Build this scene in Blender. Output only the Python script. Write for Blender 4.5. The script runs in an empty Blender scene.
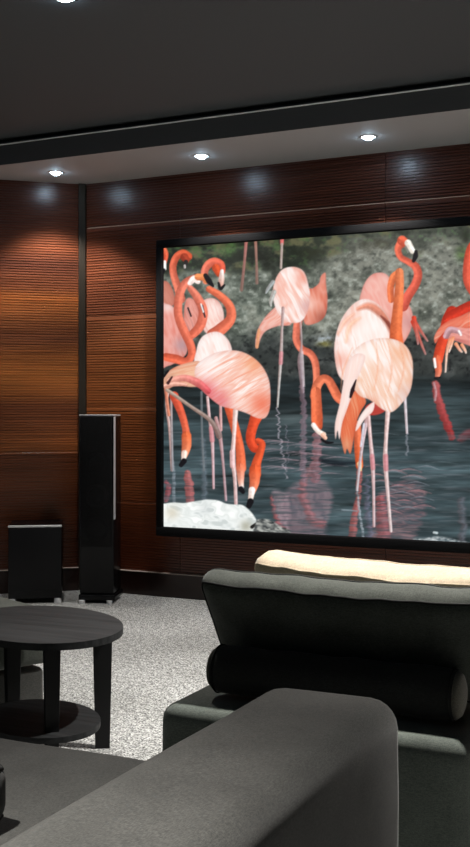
import bpy, bmesh, math, random
import numpy as np
from mathutils import Vector, Matrix

# ------------------------------------------------------------------ camera, world, exposure
SC = bpy.context.scene
COL = SC.collection
IMG_W, IMG_H = 470, 847
FOC, PX0, HY = 1081.0, 235.0, 411.0          # focal length in px, principal point
TH = math.atan((749 - PX0) / FOC)            # camera turned left of the screen wall's normal
EYE = 1.15
cam_d = bpy.data.cameras.new('camera'); cam = bpy.data.objects.new('camera', cam_d); COL.objects.link(cam)
cam.location = (0, 0, EYE); cam.rotation_euler = (math.pi / 2, 0, TH)
cam_d.sensor_fit = 'VERTICAL'; cam_d.sensor_height = 24; cam_d.lens = 24 * FOC / IMG_H
cam_d.shift_y = -(IMG_H / 2 - HY) / IMG_H; cam_d.clip_start = .02
SC.camera = cam
world = bpy.data.worlds.new('world'); SC.world = world; world.use_nodes = True
world.node_tree.nodes['Background'].inputs[0].default_value = (0, 0, 0, 1)
SC.view_settings.view_transform = 'Standard'; SC.view_settings.look = 'None'
SC.view_settings.exposure = 0.0; SC.view_settings.gamma = 1.0; SC.view_settings.use_curve_mapping = False

SOFFIT_W, CEIL_W = 56.0, 290.0               # downlight powers
PICTURE = 1.05                               # brightness of the projected still

def ray(px, py):
    x, z = (px - PX0) / FOC, -(py - HY) / FOC
    c, s = math.cos(TH), math.sin(TH)
    return Vector((x * c - s, x * s + c, z))
def at_z(px, py, z):
    d = ray(px, py); return d * ((z - EYE) / d.z) + Vector((0, 0, EYE))
def at_y(px, py, y):
    d = ray(px, py); return d * (y / d.y) + Vector((0, 0, EYE))

# ------------------------------------------------------------------ helpers
def link(name, me, mat=None, parent=None):
    o = bpy.data.objects.new(name, me); COL.objects.link(o)
    if mat is not None and me is not None:
        for m in (mat if isinstance(mat, (list, tuple)) else [mat]): me.materials.append(m)
    if parent is not None: o.parent = parent
    return o
def from_bm(name, bm, mat, parent=None, smooth=False, angle=None):
    me = bpy.data.meshes.new(name); bm.normal_update(); bm.to_mesh(me); bm.free()
    if smooth:
        for p in me.polygons: p.use_smooth = True
        if angle: me.set_sharp_from_angle(angle=math.radians(angle))
    return link(name, me, mat, parent)
def thing(name, label, cat, loc=(0, 0, 0), rz=0, group=None):
    o = bpy.data.objects.new(name, None); COL.objects.link(o); o.empty_display_size = .1
    o.location = loc; o.rotation_euler = (0, 0, rz); o['label'] = label; o['category'] = cat
    if group: o['group'] = group
    return o
def struct(o, label=None):
    o['kind'] = 'structure'
    if label: o['label'] = label
    return o
def bm_box(bm, x0, x1, y0, y1, z0, z1):
    m = Matrix.Translation(((x0 + x1) / 2, (y0 + y1) / 2, (z0 + z1) / 2)) @ Matrix.Diagonal((x1 - x0, y1 - y0, z1 - z0, 1))
    return bmesh.ops.create_cube(bm, size=1, matrix=m)['verts']
def box(name, x0, x1, y0, y1, z0, z1, mat, parent=None, bev=0, seg=2, smooth=None):
    bm = bmesh.new(); bm_box(bm, x0, x1, y0, y1, z0, z1)
    if bev: bmesh.ops.bevel(bm, geom=bm.edges[:], offset=bev, segments=seg, profile=.5, affect='EDGES')
    return from_bm(name, bm, mat, parent, smooth=bool(bev), angle=50 if bev else None)
def prism(bm, pts, z0, z1):
    a = [bm.verts.new((x, y, z0)) for x, y in pts]; b = [bm.verts.new((x, y, z1)) for x, y in pts]; n = len(pts)
    fb = bm.faces.new(a[::-1]); ft = bm.faces.new(b)
    for i in range(n): bm.faces.new((a[i], a[(i + 1) % n], b[(i + 1) % n], b[i]))
    return fb, ft
def cyl(bm, r0, r1, z0, z1, n=24, c=(0, 0)):
    return prism_taper(bm, [(c[0] + r0 * math.cos(2 * math.pi * k / n), c[1] + r0 * math.sin(2 * math.pi * k / n)) for k in range(n)],
                       [(c[0] + r1 * math.cos(2 * math.pi * k / n), c[1] + r1 * math.sin(2 * math.pi * k / n)) for k in range(n)], z0, z1)
def prism_taper(bm, p0, p1, z0, z1):
    a = [bm.verts.new((x, y, z0)) for x, y in p0]; b = [bm.verts.new((x, y, z1)) for x, y in p1]; n = len(p0)
    bm.faces.new(a[::-1]); bm.faces.new(b)
    for i in range(n): bm.faces.new((a[i], a[(i + 1) % n], b[(i + 1) % n], b[i]))
def tube(bm, pts, r, n=6, closed=False):
    pts = [Vector(p) for p in pts]; m = len(pts); rings = []
    for i, p in enumerate(pts):
        a = pts[i - 1] if (i or closed) else p; b = pts[(i + 1) % m] if (i < m - 1 or closed) else p
        t = (b - a).normalized(); u = t.orthogonal().normalized() if not rings else (pu - t * pu.dot(t)).normalized()
        pu = u; v = t.cross(u)
        rings.append([bm.verts.new(p + (u * math.cos(2 * math.pi * k / n) + v * math.sin(2 * math.pi * k / n)) * r) for k in range(n)])
    for i in range(m if closed else m - 1):
        A, B = rings[i], rings[(i + 1) % m]
        for k in range(n): bm.faces.new((A[k], A[(k + 1) % n], B[(k + 1) % n], B[k]))
    if not closed: bm.faces.new(rings[0][::-1]); bm.faces.new(rings[-1])

# ------------------------------------------------------------------ materials
def mat(name, col, rough=.5, spec=.5, metal=0, coat=0, emit=None, estr=0):
    m = bpy.data.materials.new(name); m.use_nodes = True; b = m.node_tree.nodes['Principled BSDF']
    b.inputs['Base Color'].default_value = (*col, 1); b.inputs['Roughness'].default_value = rough
    b.inputs['Specular IOR Level'].default_value = spec; b.inputs['Metallic'].default_value = metal
    b.inputs['Coat Weight'].default_value = coat
    if emit: b.inputs['Emission Color'].default_value = (*emit, 1); b.inputs['Emission Strength'].default_value = estr
    return m
def nd(m, t, **kw):
    n = m.node_tree.nodes.new(t)
    for k, v in kw.items(): setattr(n, k, v)
    return n
def ln(m, a, b): m.node_tree.links.new(a, b)
def ramp(m, fac, stops, interp='LINEAR'):
    r = nd(m, 'ShaderNodeValToRGB'); e = r.color_ramp.elements; r.color_ramp.interpolation = interp
    while len(e) < len(stops): e.new(.5)
    for i, (p, c) in enumerate(stops): e[i].position = p; e[i].color = (*c, 1)
    ln(m, fac, r.inputs[0]); return r.outputs[0]
def noise(m, vec, scale=(1, 1, 1), sc=1, detail=3, rough=.55, dist=0):
    mp = nd(m, 'ShaderNodeMapping'); mp.inputs['Scale'].default_value = scale; ln(m, vec, mp.inputs[0])
    n = nd(m, 'ShaderNodeTexNoise'); n.inputs['Scale'].default_value = sc; n.inputs['Detail'].default_value = detail
    n.inputs['Roughness'].default_value = rough; n.inputs['Distortion'].default_value = dist; ln(m, mp.outputs[0], n.inputs['Vector']); return n.outputs['Fac']
def mixc(m, fac, a, b, mode='MIX'):
    n = nd(m, 'ShaderNodeMix', data_type='RGBA', blend_type=mode)
    for s, v in ((n.inputs[0], fac), (n.inputs[6], a), (n.inputs[7], b)):
        if isinstance(v, (int, float)): s.default_value = v
        elif isinstance(v, tuple): s.default_value = (*v, 1)
        else: ln(m, v, s)
    return n.outputs[2]
def bump(m, h, strength=.3, dist=.002):
    n = nd(m, 'ShaderNodeBump'); n.inputs['Strength'].default_value = strength; n.inputs['Distance'].default_value = dist
    ln(m, h, n.inputs['Height']); ln(m, n.outputs[0], m.node_tree.nodes['Principled BSDF'].inputs['Normal'])
def bsdf(m): return m.node_tree.nodes['Principled BSDF']
def coords(m, which='Object'): return nd(m, 'ShaderNodeTexCoord').outputs[which]

def wood_panel(name, bands, gloss=.3):
    """veneer: reddish brown, figure running along the panel; bands = (height, colour) stops of veneer figure with painted lamp falloff"""
    m = mat(name, (.2, .07, .03), gloss, .5)
    co = coords(m)
    sx = nd(m, 'ShaderNodeSeparateXYZ'); ln(m, co, sx.inputs[0])
    w = noise(m, co, (.35, .35, 3.2), 1.0, 3, .6, .4)
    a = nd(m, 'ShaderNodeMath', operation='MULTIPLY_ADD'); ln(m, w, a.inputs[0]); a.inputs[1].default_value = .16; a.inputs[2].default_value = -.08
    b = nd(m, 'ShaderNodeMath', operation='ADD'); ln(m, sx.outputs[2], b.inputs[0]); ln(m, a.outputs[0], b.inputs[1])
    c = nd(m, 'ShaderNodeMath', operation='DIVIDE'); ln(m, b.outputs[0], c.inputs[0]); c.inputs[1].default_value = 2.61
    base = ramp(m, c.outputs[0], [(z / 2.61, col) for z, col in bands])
    g = noise(m, co, (1.2, 1.2, 55), 1.0, 4, .65, .3)
    gr = ramp(m, g, [(.28, (.55, .5, .48)), (.5, (1, 1, 1)), (.75, (1.3, 1.25, 1.2))])
    col = mixc(m, 1.0, base, gr, 'MULTIPLY')
    p = noise(m, co, (.8, .8, 1.4), 1.6, 3, .5)
    pr = ramp(m, p, [(.3, (.62, .58, .55)), (.65, (1.12, 1.1, 1.08))])
    col = mixc(m, .8, col, pr, 'MULTIPLY')
    ln(m, col, bsdf(m).inputs['Base Color'])
    return m
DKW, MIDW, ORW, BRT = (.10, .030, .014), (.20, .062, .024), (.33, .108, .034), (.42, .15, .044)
M_WALL_L = wood_panel('wood_left', [(.15, DKW), (.62, (.13, .036, .014)), (.72, MIDW), (.86, (.17, .05, .02)), (.89, (.42, .135, .04)), (1.02, (.27, .085, .032)), (1.16, (.2, .064, .028)), (1.25, (.44, .15, .046)), (1.38, (.62, .225, .062)), (1.52, (.42, .145, .048)), (1.62, (.24, .085, .042)), (1.74, (.38, .13, .046)), (1.86, (.5, .165, .048)), (1.92, (.25, .08, .036)), (2.08, (.13, .042, .024)), (2.2, (.21, .062, .026)), (2.32, (.15, .042, .02)), (2.6, (.10, .028, .014))])  # veneer bands; lamp brightness down the wall is put into their tones
M_WALL_F = wood_panel('wood_screen', [(.15, (.13, .032, .014)), (.5, (.16, .042, .016)), (.7, (.30, .088, .03)), (1.1, (.36, .112, .036)), (1.35, (.42, .14, .046)), (1.7, (.38, .135, .06)), (1.78, (.26, .086, .044)), (2.1, (.22, .068, .032)), (2.3, (.17, .05, .026)), (2.6, (.10, .03, .018))])  # middle stops raised and top ones lowered to paint in the downlight falloff
M_CORE = mat('panel_core', (.06, .025, .014), .7)
M_CORE_F = mat('panel_core_pale', (.42, .27, .18), .6)
M_INLAY = mat('pale_inlay', (.62, .42, .30), .4)
M_CAP = mat('baseboard_lit_ledge', (.62, .52, .46), .35)  # pale tone stands in for lamp light on the baseboard's top ledge
M_PLINTH = mat('dark_baseboard', (.018, .006, .004), .28, .5)
M_CEIL = mat('charcoal_ceiling', (.108, .118, .125), .75, .2)
M_SOFF = mat('grey_soffit', (.45, .465, .47), .7, .2)
M_FASC = mat('charcoal_fascia', (.11, .114, .12), .6, .3)
M_ALU = mat('brushed_aluminium', (.72, .73, .74), .35, .6, .1)
M_WHITE = mat('white_edge', (.9, .9, .9), .4)
M_DARKWALL = mat('dark_plaster', (.045, .032, .028), .7)
M_TRIM = mat('bronze_trim', (.04, .032, .024), .38, .5, .3)
M_BLACK = mat('black_lacquer', (.004, .004, .005), .25, .22)
M_SATIN = mat('black_satin', (.006, .006, .007), .5, .2)
M_FRAME = mat('black_frame', (.008, .008, .009), .75, .12)
M_LENS = mat('lamp_lens', (1, 1, 1), .5, emit=(.58, .80, 1), estr=95)

def carpet():
    m = mat('grey_carpet', (.4, .4, .4), .95, .1); co = coords(m)
    a = noise(m, co, (1, 1, 1), 125, 2, .7); b = noise(m, co, (1, 1, 1), 38, 2, .6); c = noise(m, co, (1, 1, 1), 1.6, 3, .5)
    s = ramp(m, a, [(.36, (.06, .06, .06)), (.47, (.34, .345, .34)), (.6, (.78, .79, .78))])
    s2 = ramp(m, b, [(.35, (.6, .6, .6)), (.6, (1.1, 1.1, 1.1))])
    s3 = ramp(m, c, [(.35, (.78, .78, .77)), (.65, (1.05, 1.05, 1.05))])
    col = mixc(m, 1., mixc(m, 1., s, s2, 'MULTIPLY'), s3, 'MULTIPLY')
    ln(m, col, bsdf(m).inputs['Base Color']); bump(m, a, .8, .008); return m
M_CARPET = carpet()
def fabric(name, c0, c1, sc=420, patch=.25):
    m = mat(name, c0, .88, .25); co = coords(m)
    bsdf(m).inputs['Sheen Weight'].default_value = .25; bsdf(m).inputs['Sheen Roughness'].default_value = .5
    a = noise(m, co, (1, .22, 1), sc * 1.3, 2, .7); b = noise(m, co, (.22, 1, 1), sc * 1.3, 2, .7); p = noise(m, co, (1, 1, 1), 7, 4, .6)
    ab = nd(m, 'ShaderNodeMath', operation='ADD'); ln(m, a, ab.inputs[0]); ln(m, b, ab.inputs[1])
    hf = nd(m, 'ShaderNodeMath', operation='MULTIPLY'); ln(m, ab.outputs[0], hf.inputs[0]); hf.inputs[1].default_value = .5
    col = ramp(m, hf.outputs[0], [(.40, tuple(v * .9 for v in c0)), (.62, tuple(v * 1.05 for v in c1))])
    pp = ramp(m, p, [(.3, (1 - patch,) * 3), (.7, (1 + patch * .5,) * 3)])
    ln(m, mixc(m, 1., col, pp, 'MULTIPLY'), bsdf(m).inputs['Base Color']); bump(m, hf.outputs[0], .35, .0015); return m
M_OLIVE = fabric('olive_grey_fabric', (.060, .068, .058), (.115, .126, .108))
M_CHAR = fabric('charcoal_fabric', (.046, .047, .044), (.092, .092, .085))
M_PLAT = fabric('sage_grey_fabric', (.13, .155, .135), (.22, .25, .22))
M_CAPF = fabric('lit_taupe_fabric', (.16, .15, .12), (.26, .245, .20))  # bolster ends: lamp light falling there is put into this lighter weave
M_BOLST = fabric('black_fabric', (.022, .023, .022), (.042, .044, .042))
M_CREAM = fabric('cream_fabric', (.62, .50, .36), (.74, .62, .46), 300, .12)
M_PIPE = mat('dark_piping', (.012, .013, .012), .8)
def dark_wood():
    m = mat('black_stained_wood', (.02, .02, .02), .6, .2); co = coords(m)
    g = noise(m, co, (3, 60, 30), 1.0, 4, .6)
    ln(m, ramp(m, g, [(.3, (.011, .012, .013)), (.7, (.036, .038, .040))]), bsdf(m).inputs['Base Color']); bump(m, g, .15, .001); return m
M_TABLE = dark_wood()
M_LEG = mat('black_leg', (.007, .007, .008), .5, .3)

# ---- the still on the screen (flat print): painted per vertex, in the still's own pixel frame ----
class Still:
    def __init__(self, X, Y):
        self.X, self.Y = X, Y
        self.C = np.zeros((len(X), 3))
    @staticmethod
    def vn(x, y, seed=0):
        xi, yi = np.floor(x), np.floor(y)
        fx, fy = x - xi, y - yi
        fx = fx * fx * (3 - 2 * fx); fy = fy * fy * (3 - 2 * fy)
        def h(a, b):
            v = np.sin(a * 127.1 + b * 311.7 + seed * 74.7) * 43758.5453
            return v - np.floor(v)
        return (h(xi, yi) * (1 - fx) + h(xi + 1, yi) * fx) * (1 - fy) + (h(xi, yi + 1) * (1 - fx) + h(xi + 1, yi + 1) * fx) * fy
    def fbm(self, sx, sy, seed, octv=4, X=None, Y=None):
        X = self.X if X is None else X; Y = self.Y if Y is None else Y
        t = 0; a = 1; s = 0
        for k in range(octv):
            t = t + a * self.vn(X / sx * 2 ** k, Y / sy * 2 ** k, seed + k); s += a; a *= .55
        return t / s
    @staticmethod
    def cr(P, n=8, closed=False):
        P = np.array(P, float); m = len(P); out = []
        rng = range(m) if closed else range(m - 1)
        for i in rng:
            if closed: a, b, c, d = P[i - 1], P[i], P[(i + 1) % m], P[(i + 2) % m]
            else: a, b, c, d = P[max(i - 1, 0)], P[i], P[i + 1], P[min(i + 2, m - 1)]
            for k in range(n):
                t = k / n
                out.append(.5 * (2 * b + (c - a) * t + (2 * a - 5 * b + 4 * c - d) * t * t + (3 * b - a - 3 * c + d) * t ** 3))
        if not closed: out.append(P[-1])
        return np.array(out)
    def sel(self, x0, x1, y0, y1):
        return np.nonzero((self.X > x0) & (self.X < x1) & (self.Y > y0) & (self.Y < y1))[0]
    def put(self, idx, al, col):
        al = np.clip(al, 0, 1)[:, None]
        self.C[idx] = self.C[idx] * (1 - al) + np.asarray(col) * al
    def bg(self, fac, col):
        f = np.clip(fac, 0, 1)[:, None]; self.C = self.C * (1 - f) + np.asarray(col) * f
    def segs(self, idx, Q):
        x, y = self.xx[idx], self.yy[idx]
        best = np.full(len(idx), 1e9); tt = np.zeros(len(idx)); sd = np.zeros(len(idx))
        m = len(Q) - 1
        for i in range(m):
            ax, ay = Q[i][:2]; bx, by = Q[i + 1][:2]; dx, dy = bx - ax, by - ay
            L = dx * dx + dy * dy + 1e-9
            t = np.clip(((x - ax) * dx + (y - ay) * dy) / L, 0, 1)
            ex, ey = x - ax - t * dx, y - ay - t * dy
            d = np.hypot(ex, ey); u = d < best
            best[u] = d[u]; tt[u] = (i + t[u]) / m
            sd[u] = np.sign(dx * ey - dy * ex)[u]
        return best, tt, sd
    def stroke(self, pts, w, ca, cb=None, soft=1.0, dark=.22, side=1, al=1., wob=0, tex=.05):
        """tapered limb: pts, half widths, colour from ca to cb along it, rounder on one side"""
        Q = self.cr(pts); w = np.atleast_1d(w); wm = w.max() + 2 + wob
        idx = self.sel(Q[:, 0].min() - wm, Q[:, 0].max() + wm, Q[:, 1].min() - wm, Q[:, 1].max() + wm)
        if not len(idx): return
        self.xx, self.yy = self.X, self.Y
        if wob:
            self.xx = self.X + wob * (self.vn(self.X * .05, self.Y * .45, 5) - .5) * 2 + wob * .7 * (self.vn(self.X * .2, self.Y * 1.1, 9) - .5)
        d, t, sd = self.segs(idx, Q)
        ww = np.interp(t, np.linspace(0, 1, len(w)), w)
        a = np.clip((ww - d) / soft + .5, 0, 1) * al
        ca = np.array(ca); cb = ca if cb is None else np.array(cb)
        col = ca[None] * (1 - t[:, None]) + cb[None] * t[:, None]
        s = sd * d / ww * side
        sh = 1 - dark * np.clip(s * .5 + .45, 0, 1) ** 1.3 + .10 * np.exp(-((s + .35) / .35) ** 2)
        sh = sh + tex * 2 * (self.vn(self.X[idx] * .5, self.Y[idx] * .5, 3) - .5)
        k = np.stack([sh, sh ** 1.35, sh ** 1.45], 1)
        self.put(idx, a, np.clip(col * k, 0, 1))
    def poly(self, pts, cols, ang=0., fr=(.35, .05), soft=1.2, rim=.18, al=1., grad=None, seed=1, sharp=False, wob=0, contrast=.9):
        """feathered body: closed outline, streaked blend of cols along ang, grad=((x,y,r,col,amt),...) patches"""
        Q = np.array(pts, float) if sharp else self.cr(pts, 6, True)
        m = soft + 2 + wob
        idx = self.sel(Q[:, 0].min() - m, Q[:, 0].max() + m, Q[:, 1].min() - m, Q[:, 1].max() + m)
        if not len(idx): return
        self.xx, self.yy = self.X, self.Y
        if wob: self.xx = self.X + wob * (self.vn(self.X * .05, self.Y * .4, 5) - .5) * 2
        x, y = self.xx[idx], self.yy[idx]
        ins = np.zeros(len(idx), bool); n = len(Q)
        for i in range(n):
            x1, y1 = Q[i]; x2, y2 = Q[(i + 1) % n]
            if y1 == y2: continue
            c = (y1 > y) != (y2 > y)
            ins ^= c & (x < (x2 - x1) * (y - y1) / (y2 - y1) + x1)
        d, _, _ = self.segs(idx, np.vstack([Q, Q[:1]]))
        sdist = np.where(ins, d, -d)
        a = np.clip(sdist / soft + .5, 0, 1) * al
        c, s = math.cos(math.radians(ang)), math.sin(math.radians(ang))
        u, v = x * c + y * s, -x * s + y * c
        v = v + 1.5 * self.vn(x * .12, y * .12, seed + 3)
        f = .55 * self.vn(u * fr[1], v * fr[0], seed) + .45 * self.vn(u * fr[1] * 2.3, v * fr[0] * 2.1, seed + 1)
        f = np.clip((f - .5) * contrast + .5, 0, .999) * (len(cols) - 1)
        cols = np.array(cols, float); i = f.astype(int); fr_ = (f - i)[:, None]
        col = cols[i] * (1 - fr_) + cols[np.minimum(i + 1, len(cols) - 1)] * fr_
        for g in (grad or ()):
            q = np.exp(-(((x - g[0]) ** 2 + (y - g[1]) ** 2) / g[2] ** 2))[:, None] * g[4]
            col = col * (1 - q) + np.array(g[3]) * q
        if rim:
            r = rim * np.exp(-np.maximum(sdist, 0) / 2.5)
            col = col * np.stack([1 - r * .5, 1 - r, 1 - r], 1)
        self.put(idx, a, np.clip(col, 0, 1))

def paint_still(X, Y):
    S = Still(X, Y); P, K = S.poly, S.stroke
    c = lambda r, g, b: np.array([r, g, b]) / 255.
    W, PALE, PNK, SAL, ORA, RED = c(254, 246, 242), c(252, 224, 214), c(245, 178, 164), c(240, 134, 110), c(242, 118, 82), c(228, 86, 60)
    TAN, BLK, LEG = c(232, 160, 112), c(22, 20, 24), c(205, 178, 176)
    n1, n2, n3 = S.fbm(14, 11, 1), S.fbm(34, 26, 7), S.fbm(5, 4, 12, 3)
    # bank
    S.C[:] = c(104, 112, 102)
    right = np.clip((X - 290) / 60, 0, 1)
    S.bg(np.clip(right * .75, 0, 1), c(132, 132, 122))
    S.bg((n1 - .5) * 2.2, c(165, 166, 152)); S.bg((.47 - n1) * 2.6, c(62, 68, 60))
    S.bg((n3 - .54) * 2.8, c(172, 178, 168)); S.bg((.44 - n3) * 2.2, c(52, 56, 52))
    sh = np.clip((278 + 9 * (n2 - .5) * 4 - right * 22 - Y) / 14, 0, 1)          # foliage in the shade along the top
    S.bg(sh * .9 * (1 - right * .45), c(36, 42, 34))
    S.bg(sh * np.clip((n1 - .5) * 4, 0, .75), c(112, 110, 78)); S.bg(sh * np.clip((n3 - .58) * 3, 0, .6), c(74, 104, 62))
    S.bg(np.exp(-((X - 229) / 9) ** 2 - ((Y - 250) / 6) ** 2) * .7 * n3 * 1.6, c(86, 128, 64))
    S.bg(np.exp(-((X - 462) / 6) ** 2 - ((Y - 253) / 7) ** 2) * .8 * n3 * 1.6, c(98, 128, 70))
    S.bg(np.exp(-((X - 466) / 5) ** 2 - ((Y - 236) / 11) ** 2) * .8, c(46, 48, 40))
    S.bg(np.exp(-((X - 318) / 24) ** 2 - ((Y - 250) / 11) ** 2) * np.clip((.62 - n1) * 3.5, 0, .85), c(52, 54, 42))
    S.bg(np.exp(-((X - 262) / 30) ** 2 - ((Y - 258) / 16) ** 2) * np.clip((.6 - n1) * 3.5, 0, .9), c(22, 25, 18))
    S.bg(np.exp(-((X - 380) / 22) ** 2 - ((Y - 246) / 9) ** 2) * np.clip((.55 - n1) * 3, 0, .7), c(66, 62, 48))
    # stones at the shore, then water
    dk = np.clip((Y - 322 - 16 * (n2 - .5) * 2 - right * 4) / 26, 0, 1)
    S.bg(dk * .86, c(44, 48, 48)); S.bg(dk * np.clip((n1 - .5) * 3, 0, .5), c(96, 100, 98)); S.bg(dk * np.clip((.42 - n3) * 3, 0, .8), c(18, 20, 22))
    S.bg(np.exp(-((X - 325) / 9) ** 2 - ((Y - 340) / 5) ** 2) * np.clip((n3 - .35) * 3.2, 0, .9), c(178, 190, 200))
    S.bg(np.exp(-((X - 326) / 8) ** 2 - ((Y - 344) / 3) ** 2) * np.clip((n1 - .3) * 2, 0, .8), c(150, 140, 66))
    wv = np.clip((Y - 372 - 4 * (n2 - .5)) / 12, 0, 1)
    rip = S.fbm(26, 2.6, 31, 3); rip2 = S.fbm(60, 7, 41, 3)
    wc = c(56, 70, 74)[None] + (rip2[:, None] - .5) * c(46, 58, 62)[None] * 1.5 + (rip[:, None] - .5) * c(34, 36, 38)[None]
    lift = np.clip((Y - 395) / 60, 0, 1)[:, None]
    wc = wc * (.66 + .38 * lift)
    S.C = S.C * (1 - wv[:, None]) + wc * wv[:, None]
    S.bg(np.exp(-((X - 300) / 38) ** 2 - ((Y - 419) / 7) ** 2) * .45 * (rip + .3), c(120, 132, 132))
    S.bg(np.exp(-((X - 445) / 38) ** 2 - ((Y - 410) / 16) ** 2) * .42 * (rip + .3), c(92, 112, 116))
    # mirror images in the water
    GP, RP = c(140, 116, 126), c(166, 92, 96)
    P([(272, 540), (276, 520), (282, 500), (292, 486), (306, 480), (322, 480), (332, 492), (330, 512), (326, 528), (322, 540)], [c(96, 92, 104), GP, c(158, 132, 140)], 80, (.18, .06), 5, 0, .72, wob=2)
    P([(272, 494), (280, 490), (288, 497), (290, 515), (287, 536), (281, 536), (277, 520)], [GP, c(186, 160, 168)], 80, soft=3, rim=0, al=.6, wob=2)
    K([(271, 496), (274, 510), (279, 524), (285, 530)], [1.6, 2.4], RP, soft=2, al=.75, wob=1.5)
    K([(309, 470), (302, 488), (306, 505), (312, 520), (322, 524)], [3, 4, 4], c(176, 104, 108), soft=3, al=.6, wob=2)
    K([(302, 386), (304, 420), (303, 450), (304, 480)], [2.5, 3, 3], c(140, 112, 124), soft=1.5, al=.62, wob=1.6, dark=.05)
    K([(278, 408), (279, 430), (283, 455), (286, 478)], [.8, 1, 1], c(165, 155, 165), soft=1, al=.65, wob=2, dark=0)
    K([(286, 425), (288, 450), (287, 470)], [.5], c(140, 130, 145), soft=1, al=.5, wob=2, dark=0)
    K([(317, 436), (316, 455), (315, 478)], [4, 4.5, 5], c(176, 116, 122), c(150, 100, 108), soft=1.5, al=.7, wob=2.4, dark=.1)
    P([(372, 540), (376, 512), (381, 494), (394, 484), (410, 480), (424, 492), (425, 512), (418, 530), (410, 541)], [c(72, 76, 86), c(150, 104, 112), c(88, 82, 92), c(176, 126, 130)], 4, (.42, .05), 5, 0, .62, wob=4, contrast=2)
    K([(381, 500), (382, 520), (384, 541)], [5, 6, 7], c(178, 88, 92), c(160, 96, 102), soft=2.5, al=.75, wob=1.5)
    K([(359, 472), (358, 498), (354, 520), (352, 541)], [3, 2.6, 3.5, 4], c(186, 96, 92), c(176, 98, 98), soft=1.5, al=.85, wob=1)
    K([(357, 490), (360, 515), (364, 541)], [1, 1.2, 1.3], c(165, 170, 178), soft=1, al=.75, wob=.6, dark=0)
    K([(366, 480), (368, 510), (370, 541)], [2, 3, 3.5], c(120, 116, 140), soft=2, al=.6, wob=3)
    K([(436, 384), (437, 394), (441, 408), (447, 424), (452, 437)], [3.6, 4, 4.2, 4, 3.4], c(200, 96, 96), c(172, 44, 44), soft=1.6, al=.85, wob=1)
    K([(434, 383), (436, 392), (435, 400)], [1.2], c(200, 170, 176), soft=1.2, al=.6, dark=0)
    K([(460, 440), (470, 434), (490, 434)], [2.5, 5, 6], c(150, 66, 72), soft=3, al=.55, wob=2)
    K([(462, 500), (463, 525), (462, 543)], [3.5], c(110, 106, 116), soft=3, al=.55, wob=2)
    K([(187, 473), (189, 485), (190, 500), (188, 510)], [3, 4.4, 4.2, 3], c(196, 108, 106), c(176, 92, 94), soft=1.4, al=.85, wob=.8)
    K([(166, 482), (169, 490), (166, 500)], [2, 3, 2.4], c(170, 84, 92), soft=1.4, al=.75, wob=1)
    K([(173, 462), (174, 480), (174, 503)], [1.6], c(150, 156, 166), soft=1, al=.6, wob=.5, dark=0)
    K([(203, 440), (204, 470), (205, 502)], [2.5], c(104, 112, 122), soft=2.4, al=.6, wob=1.5, dark=0)
    for k in range(26):                                             # ripple rings
        x0 = 268 + (k * 37 % 70); y0 = 440 + (k * 13 % 34) * 1.0
        K([(x0 - 14, y0 + 2), (x0, y0), (x0 + 15, y0 + 1.5)], [.2, .7, .2], c(180, 146, 156), soft=1, al=.42, dark=0, wob=1)
    for k in range(34):
        x0 = 376 + (k * 41 % 52); y0 = 466 + (k * 17 % 46)
        K([(x0 - 12, y0 + 1), (x0, y0 - 1), (x0 + 12, y0 + 2.5)], [.2, .8, .2], [c(196, 130, 134), c(150, 150, 160), c(40, 46, 54)][k % 3], soft=1, al=.5, dark=0, wob=1)
    for k in range(16):
        x0 = 300 + (k * 59 % 165); y0 = 430 + (k * 29 % 100)
        K([(x0 - 16, y0 + 1), (x0, y0), (x0 + 16, y0 + 2)], [.2, .6, .2], c(110, 124, 130), soft=1, al=.4, dark=0)
    K([(342, 510), (350, 510.5), (357, 511)], [.7], c(150, 160, 168), soft=1, al=.7, dark=0)
    K([(320, 460), (335, 463), (355, 463)], [1.5, 3, 1.5], c(18, 22, 30), soft=2, al=.7, dark=0)
    brk = np.clip((S.fbm(22, 1.7, 77, 3) - .5) * 5, 0, 1) * np.clip((Y - 425) / 25, 0, 1)      # ripples breaking the mirror images
    S.bg(brk * .55, c(54, 68, 74)); S.bg(np.clip((S.fbm(30, 2.1, 91, 3) - .6) * 5, 0, 1) * np.clip((Y - 410) / 30, 0, 1) * .30, c(136, 140, 148))
    # far birds: legs along the top
    K([(246.3, 240), (244.5, 262), (241.5, 290)], [1.7, 1.3, 1.6], c(176, 104, 98), c(126, 98, 88), dark=0)
    K([(255.5, 240), (256.5, 262), (257, 283)], [1.5, 1.2, 1.5], c(160, 112, 98), c(126, 98, 88), dark=0)
    K([(282, 238), (282, 244)], [2, 1.6], c(214, 106, 104), dark=0); K([(282, 244), (281, 268)], [1.2], c(178, 158, 150), dark=0)
    # bird cut by the left edge
    P([(160, 285), (166, 281), (172, 288), (175, 300), (172, 306), (160, 306)], [c(196, 118, 98), c(214, 140, 122)], 60)
    K([(163, 247), (165.5, 254), (165, 262)], [2.5, 3, 2], ORA, RED); K([(164.5, 262), (165, 269)], [1.8, 1.4], W, dark=.05); K([(164, 270), (163.5, 273)], [1.5, .8], BLK, dark=0)
    # far neck with dark head
    K([(181, 299), (178, 288), (174, 276), (173, 266), (176.5, 257), (183, 253.5), (188, 256.5)], [4.4, 4, 3.6, 3.6, 3.6, 4, 4.2], SAL, c(214, 82, 48))
    K([(184.5, 257.5), (186.5, 260.5)], [4.2, 2.8], c(172, 62, 38)); K([(186, 262), (185, 267)], [2.2, 1.2], c(40, 34, 34), dark=0); K([(184.7, 265.5), (184.9, 267.5)], [1.1], c(180, 170, 165), dark=0)
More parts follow.
